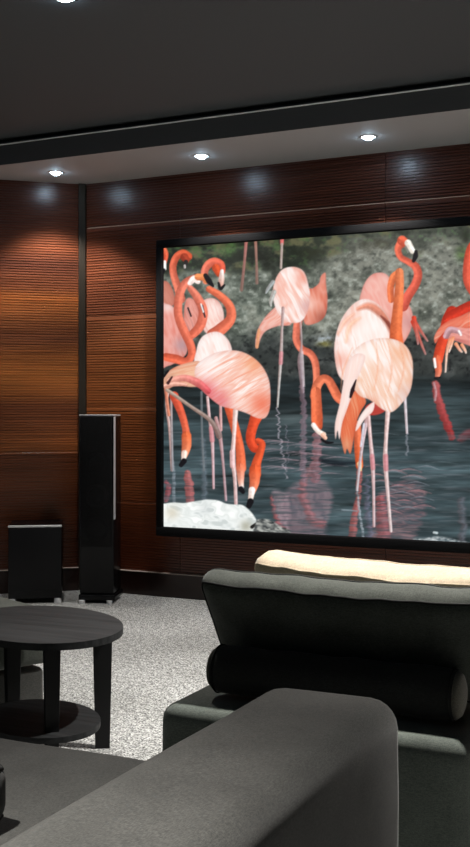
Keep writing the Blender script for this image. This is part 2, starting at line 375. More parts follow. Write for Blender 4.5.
    # second bird: body, neck, head
    P([(202, 302), (212, 298), (220, 303), (224, 315), (222, 328), (214, 334), (205, 332), (200, 318)], [PNK, PALE, c(236, 150, 134)], 70, (.4, .08), grad=((216, 309, 7, W, .5),))
    K([(209, 289), (221, 296.5), (230, 307), (230.5, 319), (221, 329), (212, 334)], [3.2, 3.8, 4.4, 5, 6, 5], ORA, c(238, 120, 92))
    K([(206, 281), (204.5, 272), (208, 265), (214, 262), (220, 265), (221.5, 271)], [3.4, 3.6, 4, 4.4, 4.8, 3.8], SAL, RED)
    K([(216, 268), (219, 274)], [4, 3], c(226, 84, 42)); K([(222, 271), (221.5, 279), (221, 286)], [1.8, 3.0, 2.2], W, c(224, 160, 140), dark=.15); K([(218.6, 283), (220.5, 288.5), (224.5, 285)], [1.1, 1.8, .9], BLK, dark=0)
    # near-left bird: body, looped neck, inner neck
    P([(158, 307), (167, 304), (175, 309), (180, 322), (186, 338), (187, 352), (180, 360), (168, 366), (158, 364)], [c(226, 128, 112), c(240, 168, 156), c(220, 108, 92)], 75, (.22, .05), grad=((168, 306, 7, W, .7), (182, 345, 8, c(178, 150, 158), .75)))
    P([(186, 300), (194, 300), (200, 314), (200, 330), (190, 340), (184, 322)], [c(206, 116, 100), c(238, 164, 150), c(150, 92, 92)], 70)
    K([(190, 288), (197, 297), (203, 310), (201, 324), (194, 333), (187, 337)], [3, 4.2, 4.6, 4.8, 4.4, 3], SAL, c(232, 108, 80))
    K([(188, 308), (191, 316)], [.8], c(40, 32, 36), dark=0); K([(202, 306), (205, 317)], [1.2, .7], c(44, 38, 44), dark=0); K([(201, 304), (203.5, 312)], [.7], W, dark=0)
    K([(197, 277), (188, 281), (182, 288), (178.5, 300), (178.5, 316), (184, 331), (190.5, 345), (191.8, 355), (186, 361.5), (176, 359), (166, 357)], [3.2, 3.8, 4.2, 4.2, 4.2, 4.4, 4.2, 4, 4, 4.4, 4], SAL, c(238, 104, 72))
    K([(190, 283), (194, 279), (198, 281.5)], [2.5, 3.6, 2.6], c(250, 232, 224), dark=.05); K([(198, 277), (204, 277.5), (206, 281)], [3.4, 3.6, 2.4], c(244, 142, 84), dark=.15)
    K([(205.5, 275.5), (209, 281), (213, 286)], [2.2, 3.0, 1.2], BLK, dark=0)
    # pale bird behind the large one
    P([(197, 366), (196.5, 350), (201, 338), (210, 332.5), (220, 332.5), (229, 341), (232.5, 353), (232, 366)], [PALE, W, c(246, 196, 182)], 70, (.3, .06), rim=.12)
    # legs and hanging heads behind the large bird
    K([(168, 392), (166.5, 405), (170, 432), (172, 470)], [1.6, 1.3, 1.5, 1.4], c(232, 190, 180), LEG); K([(171, 394), (171.5, 425), (172.5, 470)], [1.2], c(190, 168, 168), c(150, 150, 156))
    K([(165, 385), (167, 400), (169, 415)], [1.5], c(226, 140, 112))
    K([(174, 396), (181, 412), (185.5, 428), (186.5, 440)], [4.5, 3.8, 3.4, 4.5], RED, ORA); K([(186.5, 436), (186.5, 446), (184.5, 455)], [4.8, 4.8, 3.2], c(240, 112, 66), c(244, 150, 110))
    K([(184.5, 453), (183.5, 460)], [3, 2.2], c(248, 222, 208), dark=.1); K([(184, 461), (181, 465)], [2.8, 2.2], BLK, dark=0)
    K([(201.5, 392), (202, 430), (204, 470)], [1.1], c(112, 116, 120), dark=0, al=.8)
    K([(207.5, 397), (209.5, 418), (212, 436), (213, 460), (213.6, 488)], [1.4, 1.4, 1.9, 1.3, 1.2], c(236, 200, 200), c(214, 176, 184)); K([(211, 428), (212.2, 440)], [2, 2.4], c(212, 142, 148), soft=1.6, dark=.1)
    K([(220.5, 404), (221, 430)], [1.4], c(220, 170, 168)); K([(216, 418), (220, 436), (223, 462), (226, 500)], [1.8, 2, 1.3, 1.2], c(196, 150, 150), c(190, 160, 168))
    K([(167, 390), (190, 406), (211, 421), (219, 436)], [1.8, 1.7, 2.2, 3], c(190, 168, 152), c(140, 116, 112))
    K([(229, 408), (235, 428), (240, 450), (241, 468)], [4.4, 4.4, 4.4, 5.2], c(238, 100, 60), c(240, 116, 76)); K([(240.5, 468), (240.8, 482), (241.5, 487)], [4.6, 3, 2.4], c(242, 130, 94), W); K([(241, 489), (243, 492)], [2.8, 2], BLK, dark=0)
    # large left bird
    K([(235.5, 411), (234, 436), (232.8, 458), (235, 480), (236, 505)], [2.6, 1.9, 2.4, 1.8, 1.7], c(250, 226, 220), c(224, 190, 190)); K([(232.3, 452), (232.6, 466)], [2.6], c(240, 200, 200))
    K([(260, 408), (253.5, 424), (250.5, 438), (254, 447.5), (259, 449)], [7.5, 5, 4.8, 4.6, 3.6], c(236, 84, 48), c(226, 72, 40))
    K([(258, 441), (262, 444), (260, 453), (256.5, 463), (255, 474)], [3, 3.4, 3.8, 4.6, 6.0], c(228, 80, 44), c(240, 98, 54)); K([(255, 470), (254.5, 482), (252, 492)], [5.8, 5, 3.2], c(240, 98, 54), c(246, 150, 116))
    K([(252, 490), (250.5, 500)], [3.3, 2.4], W, c(244, 214, 200), dark=.1); K([(250.5, 501.5), (248.8, 506)], [3.3, 2.6], BLK, dark=0)
    P([(162, 384), (168, 372), (180, 365), (198, 361), (206, 368), (205, 384), (190, 387), (178, 384), (168, 389)], [TAN, c(244, 196, 164), c(230, 140, 104)], -14, (.45, .05), grad=((172, 382, 6, c(120, 64, 50), .6),))
    P([(196, 366), (205, 358), (218, 352), (236, 350.5), (251, 356), (262, 366), (269, 380), (270.5, 396), (269.5, 410), (265, 418), (257, 418), (246, 413), (233, 409), (221, 406), (210, 398), (200, 388), (195, 377)],
      [c(240, 150, 118), PALE, c(246, 186, 166), W, c(244, 166, 134)], -32, (.33, .035), grad=((209, 362, 16, W, .85), (254, 362, 12, c(242, 150, 96), .6), (262, 404, 12, c(240, 118, 88), .85), (206, 392, 12, c(226, 84, 96), .75), (222, 401, 10, c(222, 92, 104), .6), (238, 400, 9, PALE, .5)), rim=.12, seed=8)
    K([(170, 381), (184, 378), (198, 383), (208, 391)], [3, 3.4, 4, 3], c(246, 178, 156), c(226, 90, 98), dark=.18)
    K([(165, 386), (175, 384), (186, 385)], [2, 2.4, 1.4], c(244, 180, 160)); K([(164, 376), (168, 371)], [1.2, 1.0], BLK, dark=0); K([(168, 383), (172, 377)], [1.6, .8], c(70, 40, 40), dark=0); K([(182, 387.5), (192, 388.5)], [1.2, .6], c(24, 30, 30), dark=0)
    for k, (a, b) in enumerate([((212, 380), (250, 360)), ((216, 390), (258, 368)), ((224, 398), (262, 378)), ((208, 372), (240, 356)), ((236, 402), (264, 388))]):
        K([a, ((a[0] + b[0]) / 2, (a[1] + b[1]) / 2 - 1.5), b], [.3, .8, .3], c(238, 142, 112), al=.6, dark=0, soft=1.2)
    # centre bird pair
    P([(304, 292), (313, 288), (319, 283), (321, 276), (325.5, 273), (326, 284), (327.5, 300), (325, 316), (315, 323.5), (304, 322)], [c(226, 116, 86), c(238, 160, 140), c(214, 100, 72)], 80, (.2, .05), grad=((309, 305, 7, PALE, .6), (322, 318, 8, c(150, 70, 52), .6)))
    K([(298.5, 318), (297, 330), (296.5, 340), (301.5, 349), (310, 353.5), (315, 362), (316.5, 376), (316, 392)], [4.5, 4, 3.6, 3.6, 3.6, 3.6, 3.4, 3.6], c(232, 120, 96), c(240, 128, 96), side=-1)
    K([(300.5, 322), (301.5, 345), (300, 362), (303, 392)], [1, 1, 2.6, 1.6], c(200, 176, 176), c(160, 140, 150), al=.85)
    K([(302.5, 352), (304, 386)], [1.0], c(220, 200, 204), al=.7, dark=0)
    P([(288, 298), (274, 308), (263, 320), (257, 332), (255.2, 345), (257.5, 348), (261, 338), (266, 331), (278, 326), (292, 323)], [c(236, 134, 110), c(246, 196, 182), c(226, 110, 84)], -40, (.3, .06))
    K([(259, 330), (257, 347)], [1.4, 1.6], c(222, 150, 104), al=.8, dark=0)
    P([(273, 289), (277, 276), (284, 268.5), (295, 267), (304, 272), (308.5, 285), (310, 298), (307, 313), (300, 322), (288, 322), (279, 314), (274, 303)], [PALE, W, c(246, 190, 174), W], 62, (.3, .05), grad=((302, 278, 8, c(240, 150, 128), .7), (281, 290, 8, c(244, 176, 158), .5), (306, 306, 7, c(214, 172, 172), .6)), rim=.1, seed=15)
    K([(273, 282), (268, 289), (266, 293)], [2, 1.8, .8], c(160, 164, 164), dark=.1); K([(274, 292), (271, 301), (271, 306)], [2.4, 1.8, .8], c(182, 180, 174), dark=.1)
    K([(283, 308), (282, 330), (281, 356), (279, 385), (277.5, 407)], [1.5, 1.2, 1.7, 1.2, .9], c(190, 160, 158), c(196, 196, 192)); K([(281.3, 353), (280.8, 363)], [1.9], c(212, 142, 148), soft=1.6, dark=.1)
    # far right pair
    P([(361, 306), (362, 290), (368, 278), (376, 273), (386, 274), (393, 284), (400, 300), (409, 305), (413, 318), (409, 334), (398, 346), (380, 330)], [c(240, 152, 138), c(244, 186, 174), c(232, 140, 126)], 65, (.22, .05), grad=((408, 322, 9, c(206, 150, 148), .7), (386, 280, 8, PALE, .4)))
    K([(403, 306), (408, 296), (415, 285), (418, 275), (415.5, 266.5), (408, 261.5), (400.5, 257), (398, 249), (402, 242)], [5.4, 4.6, 4.4, 4.2, 4, 3.2, 3, 3.4, 4.8], c(228, 96, 78), c(238, 108, 78))
    K([(402, 240.5), (406.5, 244)], [4.8, 4.2], c(234, 98, 66)); K([(408, 243), (412.5, 251)], [3.4, 2.8], c(246, 240, 228), dark=.1); K([(405.5, 247), (408, 252)], [1.1], c(120, 120, 112), dark=0); K([(416, 251.5), (415.5, 256), (413.5, 261)], [1.6, 2.6, 1.6], BLK, dark=0)
    for q in ([(414, 321), (420, 330), (427.5, 341)], [(413, 322), (419, 338), (425.5, 354)], [(414, 318), (416, 330), (418, 344)]):
        K(q, [2.4, 1.6, .9], c(222, 66, 44), c(178, 126, 122), dark=.1)
    P([(339, 376), (334.5, 356), (335, 340), (340, 322), (350, 307), (361, 299.5), (371, 300), (381, 307), (390, 320), (394, 340), (385, 352), (360, 372), (350, 382)], [c(246, 196, 180), PALE, W, c(240, 166, 142)], 78, (.28, .045), grad=((366, 328, 12, W, .75), (340, 360, 9, c(240, 160, 140), .6), (352, 320, 9, c(244, 180, 156), .5)), rim=.12, seed=22)
    K([(358, 309), (368, 306), (378, 311), (386, 320), (391, 331)], [1.5, 3.4, 4, 3.2, 1.6], c(236, 140, 108), c(178, 84, 60), soft=3, al=.8, dark=.1)
    K([(381, 316), (388, 323), (392, 331)], [.6, 1.8, 1.0], c(120, 52, 42), soft=1.5, al=.8, dark=0)
    K([(338, 334), (345, 322), (354, 314)], [1, 2.4, 1], c(244, 176, 150), soft=3, al=.7, dark=0); K([(346, 342), (350, 326), (360, 318)], [1, 2.6, 1], c(246, 184, 150), soft=3, al=.6, dark=0)
    # front right bird: neck, legs, wing, tail
    K([(391, 300), (390.5, 288), (393.5, 277), (399, 273)], [3, 3.4, 3.6, 3.4], c(240, 120, 74), c(240, 128, 78))
    K([(399.5, 272), (399.5, 286), (397.5, 312), (396, 330), (396.5, 346)], [4.0, 4.4, 5.2, 6, 7.5], c(244, 138, 88), c(238, 110, 62))
    K([(357.5, 424), (358, 445), (359.5, 466)], [3.4, 4, 3.6], c(240, 128, 92), c(236, 96, 44)); K([(359.5, 464), (360.5, 470)], [2.6, 1.4], c(230, 190, 140), dark=0)
    K([(367, 418), (363, 440), (360, 462), (357, 490)], [2.2, 1.7, 1.4, 1.2], c(220, 186, 190), c(196, 190, 196)); K([(364, 424), (361, 446)], [1.2], c(204, 196, 206), dark=0)
    K([(368, 412), (370.5, 440), (372.5, 462), (373.6, 490), (374, 526)], [2, 1.7, 2.2, 1.4, 1.3], c(240, 206, 204), c(214, 186, 190)); K([(372, 456), (373, 468)], [2.1], c(212, 142, 148), soft=1.6, dark=.1)
    K([(388, 410), (386, 440), (385.4, 462), (388, 495), (391, 531)], [2.4, 1.8, 2.4, 1.6, 1.4], c(246, 214, 210), c(224, 204, 204)); K([(385.6, 456), (386, 469)], [2.3], c(212, 142, 148), soft=1.6, dark=.1)
    K([(405, 398), (406, 415), (407, 433)], [1.5, 1.3, 1.1], c(214, 200, 206), dark=.1); K([(407, 434), (407, 455)], [1], c(150, 150, 160), al=.5, wob=1.5, dark=0)
    K([(345, 402), (338, 397), (333, 388), (328.5, 380.5), (322.5, 379), (317, 386), (315, 396)], [4.8, 4.6, 4.4, 4.2, 4.2, 4.6, 5], c(236, 116, 80), c(244, 134, 96))
    K([(316, 392), (316.5, 406), (317, 418), (317.5, 426)], [5, 5.4, 5.8, 5], c(242, 122, 82), c(240, 108, 66), side=-1)
    K([(313.5, 425), (318, 431), (323.5, 434.5)], [2.4, 2.4, 2.6], W, c(248, 226, 210), dark=.1); K([(323, 435), (325.5, 438)], [2.4, 1.8], c(244, 186, 160), dark=.05); K([(321.5, 439.5), (327, 442.5), (333, 442.5)], [1.0, 1.5, .7], BLK, dark=0)
    P([(366, 406), (378, 401), (386, 404), (385, 411), (376, 415), (367, 414)], [c(176, 52, 46), c(206, 84, 72)], 0)
    P([(352, 392), (362, 394), (366, 402), (361, 411), (356, 424), (353.5, 440), (350.5, 453.5), (347, 449), (345, 454), (342, 444), (340, 430), (345, 412)], [c(238, 136, 96), c(232, 112, 72), c(242, 168, 128)], 78, (.4, .03), grad=((346, 446, 8, c(226, 170, 132), .6),))
    P([(347, 372), (350, 356), (360, 345), (374, 339), (390, 338.5), (404, 344), (411.5, 356), (413, 372), (410.5, 390), (403, 402), (392, 412), (382, 409), (370, 400), (360, 396), (352, 386)],
      [PALE, W, c(244, 196, 168), W, c(238, 172, 132)], 68, (.26, .03), grad=((402, 352, 10, c(242, 170, 128), .65), (362, 354, 14, W, .8), (405, 394, 10, c(222, 186, 176), .6), (388, 372, 14, PALE, .4), (372, 402, 8, c(240, 168, 140), .5)), rim=.1, seed=33)
    P([(347, 364), (356, 354), (365, 356), (362, 368), (355, 384), (351, 398), (346, 412), (342, 424), (339.5, 439), (337.5, 431), (335.5, 439), (335, 424), (340, 402), (343, 384)], [W, PALE, W], 100, (.35, .03), rim=.1)
    K([(356, 380), (352.5, 390), (350.5, 397)], [.5, 2.0, 1.2], c(40, 26, 30), dark=0)
    P([(374, 402), (366, 408), (359, 418), (355.5, 430), (358, 429), (365, 419), (373, 411)], [PALE, W], 120, rim=.1)
    for q in ([(352, 348), (343, 372), (341, 390)], [(388, 342), (392, 366), (388, 392)], [(376, 342), (378, 366), (374, 390)], [(400, 346), (404, 368), (398, 392)]):
        K(q, [.3, 1.0, .4], c(238, 160, 124), al=.5, dark=0, soft=1.6)
    # right bird, partly beyond the edge of the frame
    K([(487, 250), (482, 243), (474, 244), (469.5, 252), (467, 268), (467.5, 282), (474, 293), (485, 303), (497, 314)], [3.4, 4.2, 4, 4, 4, 3.8, 4.2, 5, 7], c(236, 92, 66), c(226, 90, 68))
    K([(487, 252), (489, 260)], [3, 2], W, dark=.1); K([(489, 261), (487.5, 266)], [2.4, 1.4], BLK, dark=0)
    K([(452, 312), (447, 322), (444, 336), (440, 350), (438, 360)], [6, 5.6, 5, 5.2, 4.8], c(222, 56, 34), c(236, 84, 50)); K([(470, 306), (458, 312), (448, 318)], [5, 5, 5], c(214, 54, 34))
    K([(437, 359), (438.5, 370), (437.5, 376)], [4, 3.4, 2.4], c(236, 106, 70), c(240, 140, 112)); K([(434.5, 359), (435.5, 367)], [1.2, 1.2], W, dark=0); K([(435, 378), (440, 377.5)], [1, .8], BLK, dark=0)
    P([(458, 322), (475, 318), (510, 316), (530, 330), (520, 350), (490, 354), (470, 346), (456, 341), (446, 338), (446, 331), (451, 327)], [c(206, 120, 112), c(238, 160, 148), c(190, 100, 96)], 10, (.3, .05))
    P([(434.5, 342), (434.5, 336), (440, 327), (450, 320), (462, 315.5), (475, 310), (500, 306), (500, 322), (470, 328), (456, 327), (446, 331), (439, 338), (436, 343)], [c(244, 160, 130), c(238, 120, 92), c(248, 196, 172)], -28, (.35, .04))
    K([(446, 336), (450, 330), (457, 331), (460, 333)], [3, 3.4, 2.6, 2], c(206, 160, 168)); K([(459, 331), (461, 335)], [1], W, dark=0)
    for q in ([(450, 340), (447, 352), (445.5, 372)], [(453, 338), (451, 346), (449, 352)], [(456, 344), (460, 350), (462, 352)], [(462, 345), (465, 350), (466, 353)]):
        K(q, [1.8, 1.3, .7], c(240, 150, 110), c(246, 214, 200), dark=.05)
    K([(486, 352), (484, 400), (486, 450)], [2, 2, 1.6], LEG); K([(498, 352), (500, 396), (498, 446)], [2, 2, 1.6], LEG)
    # a bird standing further right, outside the photograph's frame
    P([(560, 330), (585, 300), (625, 290), (655, 305), (660, 330), (640, 352), (600, 358), (572, 350)], [PNK, PALE, W, c(240, 160, 140)], -25, (.2, .03))
    K([(648, 318), (665, 300), (668, 275), (656, 258), (640, 262), (636, 280), (640, 300)], [8, 6, 5, 5, 5, 6, 5], ORA, RED); K([(640, 300), (638, 312)], [4, 2], W, BLK)
    K([(600, 354), (598, 400), (601, 470)], [2.4, 2.2, 1.8], LEG); K([(622, 354), (624, 400), (622, 474)], [2.4, 2.2, 1.8], LEG)
    # white rock and foam at the front
    P([(150, 507), (165, 503.5), (174, 502.5), (184, 503), (193, 501.5), (200, 500.5), (208, 499.5), (218, 500.5), (226, 503.5), (234, 504.5), (242, 505), (249, 510), (254, 516), (257, 524), (255, 545), (150, 545)], [c(205, 212, 210), c(240, 244, 242), c(226, 231, 228), c(250, 252, 250)], 12, (.16, .09), 1.3, 0, seed=50, contrast=2.2, grad=((172, 513, 7, c(214, 205, 184), .7), (246, 526, 6, c(170, 168, 150), .8), (205, 508, 7, c(205, 210, 210), .5)))
    K([(252, 527), (256, 524)], [1.8, 1.4], c(34, 32, 30), dark=0)
    P([(256, 522), (262, 519), (270, 520), (280, 526), (290, 531), (290, 545), (254, 545)], [c(46, 50, 52), c(176, 178, 172)], 14, (.4, .2), 1.8, 0, seed=60, contrast=1.8)
    P([(412, 541), (424, 539), (436, 536.5), (452, 539), (470, 543), (520, 546), (520, 565), (412, 565)], [c(84, 98, 104), c(228, 232, 232)], 5, (.4, .2), 2.4, 0, seed=66, contrast=1.9)
    K([(434, 532.5), (437, 533)], [1.2], c(180, 190, 192), dark=0)
    L = S.C.mean(1, keepdims=True)
    return np.clip(L + (S.C - L) * .96, 0, 1)

# ------------------------------------------------------------------ the room
CX, CY = -3.863, 5.875                       # corner between screen wall and left wall
CH, CS = math.cos(TH + math.radians(16)), math.sin(TH + math.radians(16))   # left wall turns in from the screen wall
LW = 2.0
LX, LY = CX - CH * LW, CY - CS * LW
RX0 = .40; RX, RY = RX0 + CH * LW, CY - CS * LW
BACK = -1.6
ZS, ZF, ZC = 2.61, 2.728, 2.768              # soffit underside, fascia top, main ceiling
OUT = [(CX, CY), (LX, LY), (LX, BACK), (RX, BACK), (RX, RY), (RX0, CY)]
def grow(pts, d):
    cx, cy = sum(p[0] for p in pts) / len(pts), sum(p[1] for p in pts) / len(pts)
    return [(x + math.copysign(d, x - cx), y + math.copysign(d, y - cy)) for x, y in pts]
bm = bmesh.new(); prism(bm, grow(OUT, .12), -.1, 0)
struct(from_bm('floor', bm, M_CARPET), 'speckled grey carpet covering the floor')
bm = bmesh.new(); prism(bm, grow(OUT, .12), ZC, ZC + .1)
struct(from_bm('ceiling', bm, M_CEIL), 'dark charcoal ceiling')
# lowered soffit along the screen wall
YS = 5.2
bm = bmesh.new()
fb, ft = prism(bm, [(LX - .1, YS), (RX + .1, YS), (RX + .1, CY + .1), (LX - .1, CY + .1)], ZS, ZF)
prism(bm, [(LX - .1, YS + .07), (RX + .1, YS + .07), (RX + .1, CY + .1), (LX - .1, CY + .1)], ZF, ZC)
for f in bm.faces: f.material_index = 1
fb.material_index = 0
bm.normal_update()
struct(from_bm('ceiling_soffit', bm, [M_SOFF, M_FASC]), 'lowered grey ceiling soffit with charcoal edge above the screen wall')
bm = bmesh.new()
ends = [[bm.verts.new((x, y, z)) for y, z in ((YS, ZF - .001), (YS - .006, ZF + .004), (YS - .006, ZF + .006), (YS + .01, ZF + .006), (YS + .01, ZF), (YS, ZF))] for x in (LX - .1, RX + .1)]
for k in range(6): bm.faces.new((ends[0][k], ends[0][(k + 1) % 6], ends[1][(k + 1) % 6], ends[1][k]))
bm.faces.new(ends[0]); bm.faces.new(ends[1][::-1]); bmesh.ops.recalc_face_normals(bm, faces=bm.faces[:])
struct(from_bm('trim_1', bm, M_WHITE), 'thin pale strip along the top edge of the soffit')

def wall_slab(name, a, b, t=.1, m=M_CORE, z1=ZC):
    """solid wall behind the segment a->b; the room lies on its left"""
    d = Vector((b[0] - a[0], b[1] - a[1])).normalized(); n = Vector((d.y, -d.x))
    bm = bmesh.new(); prism(bm, [a, b, (b[0] + n.x * t, b[1] + n.y * t), (a[0] + n.x * t, a[1] + n.y * t)], 0, z1)
    bmesh.ops.recalc_face_normals(bm, faces=bm.faces[:])
    return struct(from_bm(name, bm, m))
PT = .022                                    # panel thickness
def off(p, n, d): return (p[0] + n[0] * d, p[1] + n[1] * d)
NL, NF, NR = (CS, -CH), (0, -1), (-CS, -CH)
w_front = wall_slab('wall_front', (RX0 + .01, CY + PT), (CX - .01, CY + PT), m=M_CORE_F); w_front['label'] = 'reddish wood panelled wall behind the screen'
w_left = wall_slab('wall_left', off((CX, CY), NL, -PT), off((LX, LY), NL, -PT)); w_left['label'] = 'ribbed orange brown wood panelled wall behind the subwoofer'
w_right = wall_slab('wall_right', off((RX, RY), NR, -PT), off((RX0, CY), NR, -PT))
wall_slab('wall_side_left', (LX, LY), (LX, BACK), m=M_DARKWALL)
wall_slab('wall_back', (LX, BACK), (RX, BACK), m=M_DARKWALL)
wall_slab('wall_side_right', (RX, BACK), (RX, RY), m=M_DARKWALL)

def ribbed_panel(a, d, n, u0, u1, z0, z1, m, parent, pitch=.0165, flat=.0098, dep=.008, g=.0014):
    """veneered board with fine milled horizontal ribs, from u0 to u1 along d and z0 to z1"""
    u0 += g; u1 -= g; z0 += g; z1 -= g
    prof = [(-PT, z0), (-.002, z0), (0, z0 + .002)]
    z = z0 + .006
    while z + pitch < z1 - .004:
        prof += [(0, z), (-dep, z + .0012), (-dep, z + pitch - flat - .0012), (0, z + pitch - flat)]; z += pitch
    prof += [(0, z1 - .002), (-.002, z1), (-PT, z1)]
    bm = bmesh.new(); L, R_ = [], []
    for o, zz in prof:
        for lst, u in ((L, u0), (R_, u1)):
            lst.append(bm.verts.new((a[0] + d[0] * u + n[0] * o, a[1] + d[1] * u + n[1] * o, zz)))
    for i in range(len(prof) - 1): bm.faces.new((L[i], R_[i], R_[i + 1], L[i + 1]))
    bm.faces.new((L[-1], R_[-1], R_[0], L[0]))
    bm.faces.new(L[::-1]); bm.faces.new(R_)
    bmesh.ops.recalc_face_normals(bm, faces=bm.faces[:])
    return from_bm('panel', bm, m, parent)
ZB = .148
rows_f = [0, .574, 1.172, 1.755, 2.325, ZS + .03]
cols_f = [0, .694, 2.01, 3.33, RX0 - CX]
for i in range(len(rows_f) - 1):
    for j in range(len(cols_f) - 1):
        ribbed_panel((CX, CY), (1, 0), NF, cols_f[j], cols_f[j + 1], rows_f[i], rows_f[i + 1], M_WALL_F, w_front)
box('inlay_strip', CX + .02, RX0, CY - .0015, CY + .01, 2.3225, 2.3275, M_INLAY, w_front)
rows_l = [0, .886, ZS + .03]
for i in range(len(rows_l) - 1):
    for u0, u1 in ((.0, 1.3), (1.3, LW)):
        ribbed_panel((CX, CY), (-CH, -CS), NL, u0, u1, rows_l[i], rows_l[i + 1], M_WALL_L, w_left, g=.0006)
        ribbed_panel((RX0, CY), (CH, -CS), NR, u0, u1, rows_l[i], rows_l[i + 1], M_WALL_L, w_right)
# corner post
bm = bmesh.new(); prism(bm, [(CX + .012, CY - .001), (CX - .042 * CH, CY - .042 * CS - .002), (CX - .042 * CH + .018 * CS, CY - .042 * CS - .018 * CH), (CX - .012 * CH + .02 * CS, CY - .012 * CS - .02 * CH), (CX + .012, CY - .016)], 0, ZS)
bmesh.ops.recalc_face_normals(bm, faces=bm.faces[:])
struct(from_bm('trim_2', bm, M_TRIM), 'dark vertical corner strip between the two panelled walls')
def baseboard(name, a, b, n, lab):
    t = .026; bm = bmesh.new()
    prism(bm, [off(a, n, .001), off(b, n, .001), off(b, n, t), off(a, n, t)], .001, ZB - .004)
    bmesh.ops.recalc_face_normals(bm, faces=bm.faces[:])
    o = struct(from_bm(name, bm, M_PLINTH), lab)
    bm = bmesh.new(); prism(bm, [off(a, n, .001), off(b, n, .001), off(b, n, t + .003), off(a, n, t + .003)], ZB - .004, ZB)
    bmesh.ops.recalc_face_normals(bm, faces=bm.faces[:]); from_bm('lit_ledge_strip', bm, M_CAP, o)  # thin pale layer painting the lit top edge of the dark board
baseboard('baseboard_front', (CX + .02, CY), (RX0, CY), NF, 'dark glossy baseboard under the screen wall')
baseboard('baseboard_left', (LX, LY), (CX - .045 * CH, CY - .045 * CS), NL, 'dark glossy baseboard under the left panelled wall')
baseboard('baseboard_right', (RX0, CY), (RX, RY), NR, 'dark glossy baseboard under the right panelled wall')

# ------------------------------------------------------------------ downlights
_n = [0]
def downlight(x, y, z, power, lab, group, size=100, blend=.45, r=.030, color=(1, .955, .89), rad=.03):
    t = thing('ceiling_downlight', lab, 'downlight', (x, y, z), 0, group)
    bm = bmesh.new(); n = 32; rings = []
    for rr, zz in ((r, .002), (r + .001, -.003), (r + .010, -.005), (r + .013, -.002), (r + .013, .004), (r, .004)):
        rings.append([bm.verts.new((rr * math.cos(2 * math.pi * k / n), rr * math.sin(2 * math.pi * k / n), zz)) for k in range(n)])
    for A, B in zip(rings, rings[1:] + rings[:1]):
        for k in range(n): bm.faces.new((A[k], A[(k + 1) % n], B[(k + 1) % n], B[k]))
    bmesh.ops.recalc_face_normals(bm, faces=bm.faces[:])
    from_bm('trim_ring', bm, M_WHITE, t, True, 40)
    bm = bmesh.new(); bmesh.ops.create_uvsphere(bm, u_segments=24, v_segments=12, radius=r - .001, matrix=Matrix.Diagonal((1, 1, .62, 1))); from_bm('lens', bm, M_LENS, t, True)
    ld = bpy.data.lights.new('downlight_lamp', 'SPOT'); ld.energy = power; ld.color = color; ld.spot_size = math.radians(size); ld.spot_blend = blend; ld.shadow_soft_size = rad
    lo = bpy.data.objects.new('downlight_lamp', ld); COL.objects.link(lo); lo.parent = t; lo.location = (0, 0, -.045)
    return t
for k, (px, py) in enumerate([(58, 173), (202, 156), (366, 135)]):
    p = at_z(px, py, ZS)
    downlight(p.x, 5.50, ZS, SOFFIT_W, ['round soffit downlight nearest the wall corner', 'round soffit downlight above the left part of the screen', 'round soffit downlight above the middle of the screen'][k], 'soffit downlights')
for x, w in ((-.83, 'first'), (.17, 'second')): downlight(x, 5.50, ZS, SOFFIT_W, w + ' round soffit downlight beyond the right side of the photo', 'soffit downlights')
for x, y, k, sz, lab in ((-4.28, 3.53, .5, 86, 'round downlight in the main dark ceiling left of the frame'), (-2.414, 3.53, .5, 86, 'round downlight in the main dark ceiling, at the upper left'),
                         (-.62, 3.42, 1.75, 86, 'round downlight in the main dark ceiling above the lounge seat'), (-1.15, .55, 1.8, 70, 'round downlight in the main dark ceiling above the near sofa')):
    downlight(x, y, ZC, CEIL_W * k, lab, 'main ceiling downlights', sz, .8)

# ------------------------------------------------------------------ projection screen
SY = 5.815                                   # plane of the picture
sx0, sx1 = -3.250, -.20
sz0, sz1 = .440, 2.151
scr = thing('projection_screen', 'large black framed screen showing wading flamingos on the wood wall', 'screen', (0, 0, 0))
fw, fd0, fd1 = .046, SY - .022, CY - .001
def bar(x0, x1, z0, z1):
    box('frame_bar', x0, x1, fd0, fd1, z0, z1, M_FRAME, scr, bev=.008, seg=2)
bar(sx0 - fw, sx1 + fw, sz1, sz1 + fw + .004); bar(sx0 - fw, sx1 + fw, sz0 - fw - .012, sz0)
bar(sx0 - fw, sx0, sz0 - .004, sz1 + .004); bar(sx1, sx1 + fw, sz0 - .004, sz1 + .004)
xv = at_y(480, 400, SY).x
us = np.concatenate([np.linspace(sx0, xv, 440, endpoint=False), np.linspace(xv, sx1, 150)])
zs = np.linspace(sz0, sz1, 440)
nu, nz = len(us), len(zs)
GU, GZ = np.meshgrid(us, zs)
co = np.stack([GU.ravel(), np.full(nu * nz, SY), GZ.ravel()], 1)
c_, s_ = math.cos(TH), math.sin(TH)
xc = co[:, 0] * c_ + co[:, 1] * s_; yc = -co[:, 0] * s_ + co[:, 1] * c_
rgb = paint_still(PX0 + FOC * xc / yc, HY - FOC * (co[:, 2] - EYE) / yc)
lin = np.where(rgb <= .04045, rgb / 12.92, ((rgb + .055) / 1.055) ** 2.4)
me = bpy.data.meshes.new('picture')
nf = (nu - 1) * (nz - 1)
ii = (np.arange(nz - 1)[:, None] * nu + np.arange(nu - 1)[None]).ravel()
quads = np.stack([ii, ii + 1, ii + nu + 1, ii + nu], 1).astype(np.int32)
me.vertices.add(len(co)); me.vertices.foreach_set('co', co.astype(np.float32).ravel())
me.loops.add(nf * 4); me.loops.foreach_set('vertex_index', quads.ravel())
me.polygons.add(nf); me.polygons.foreach_set('loop_start', np.arange(0, nf * 4, 4, dtype=np.int32))
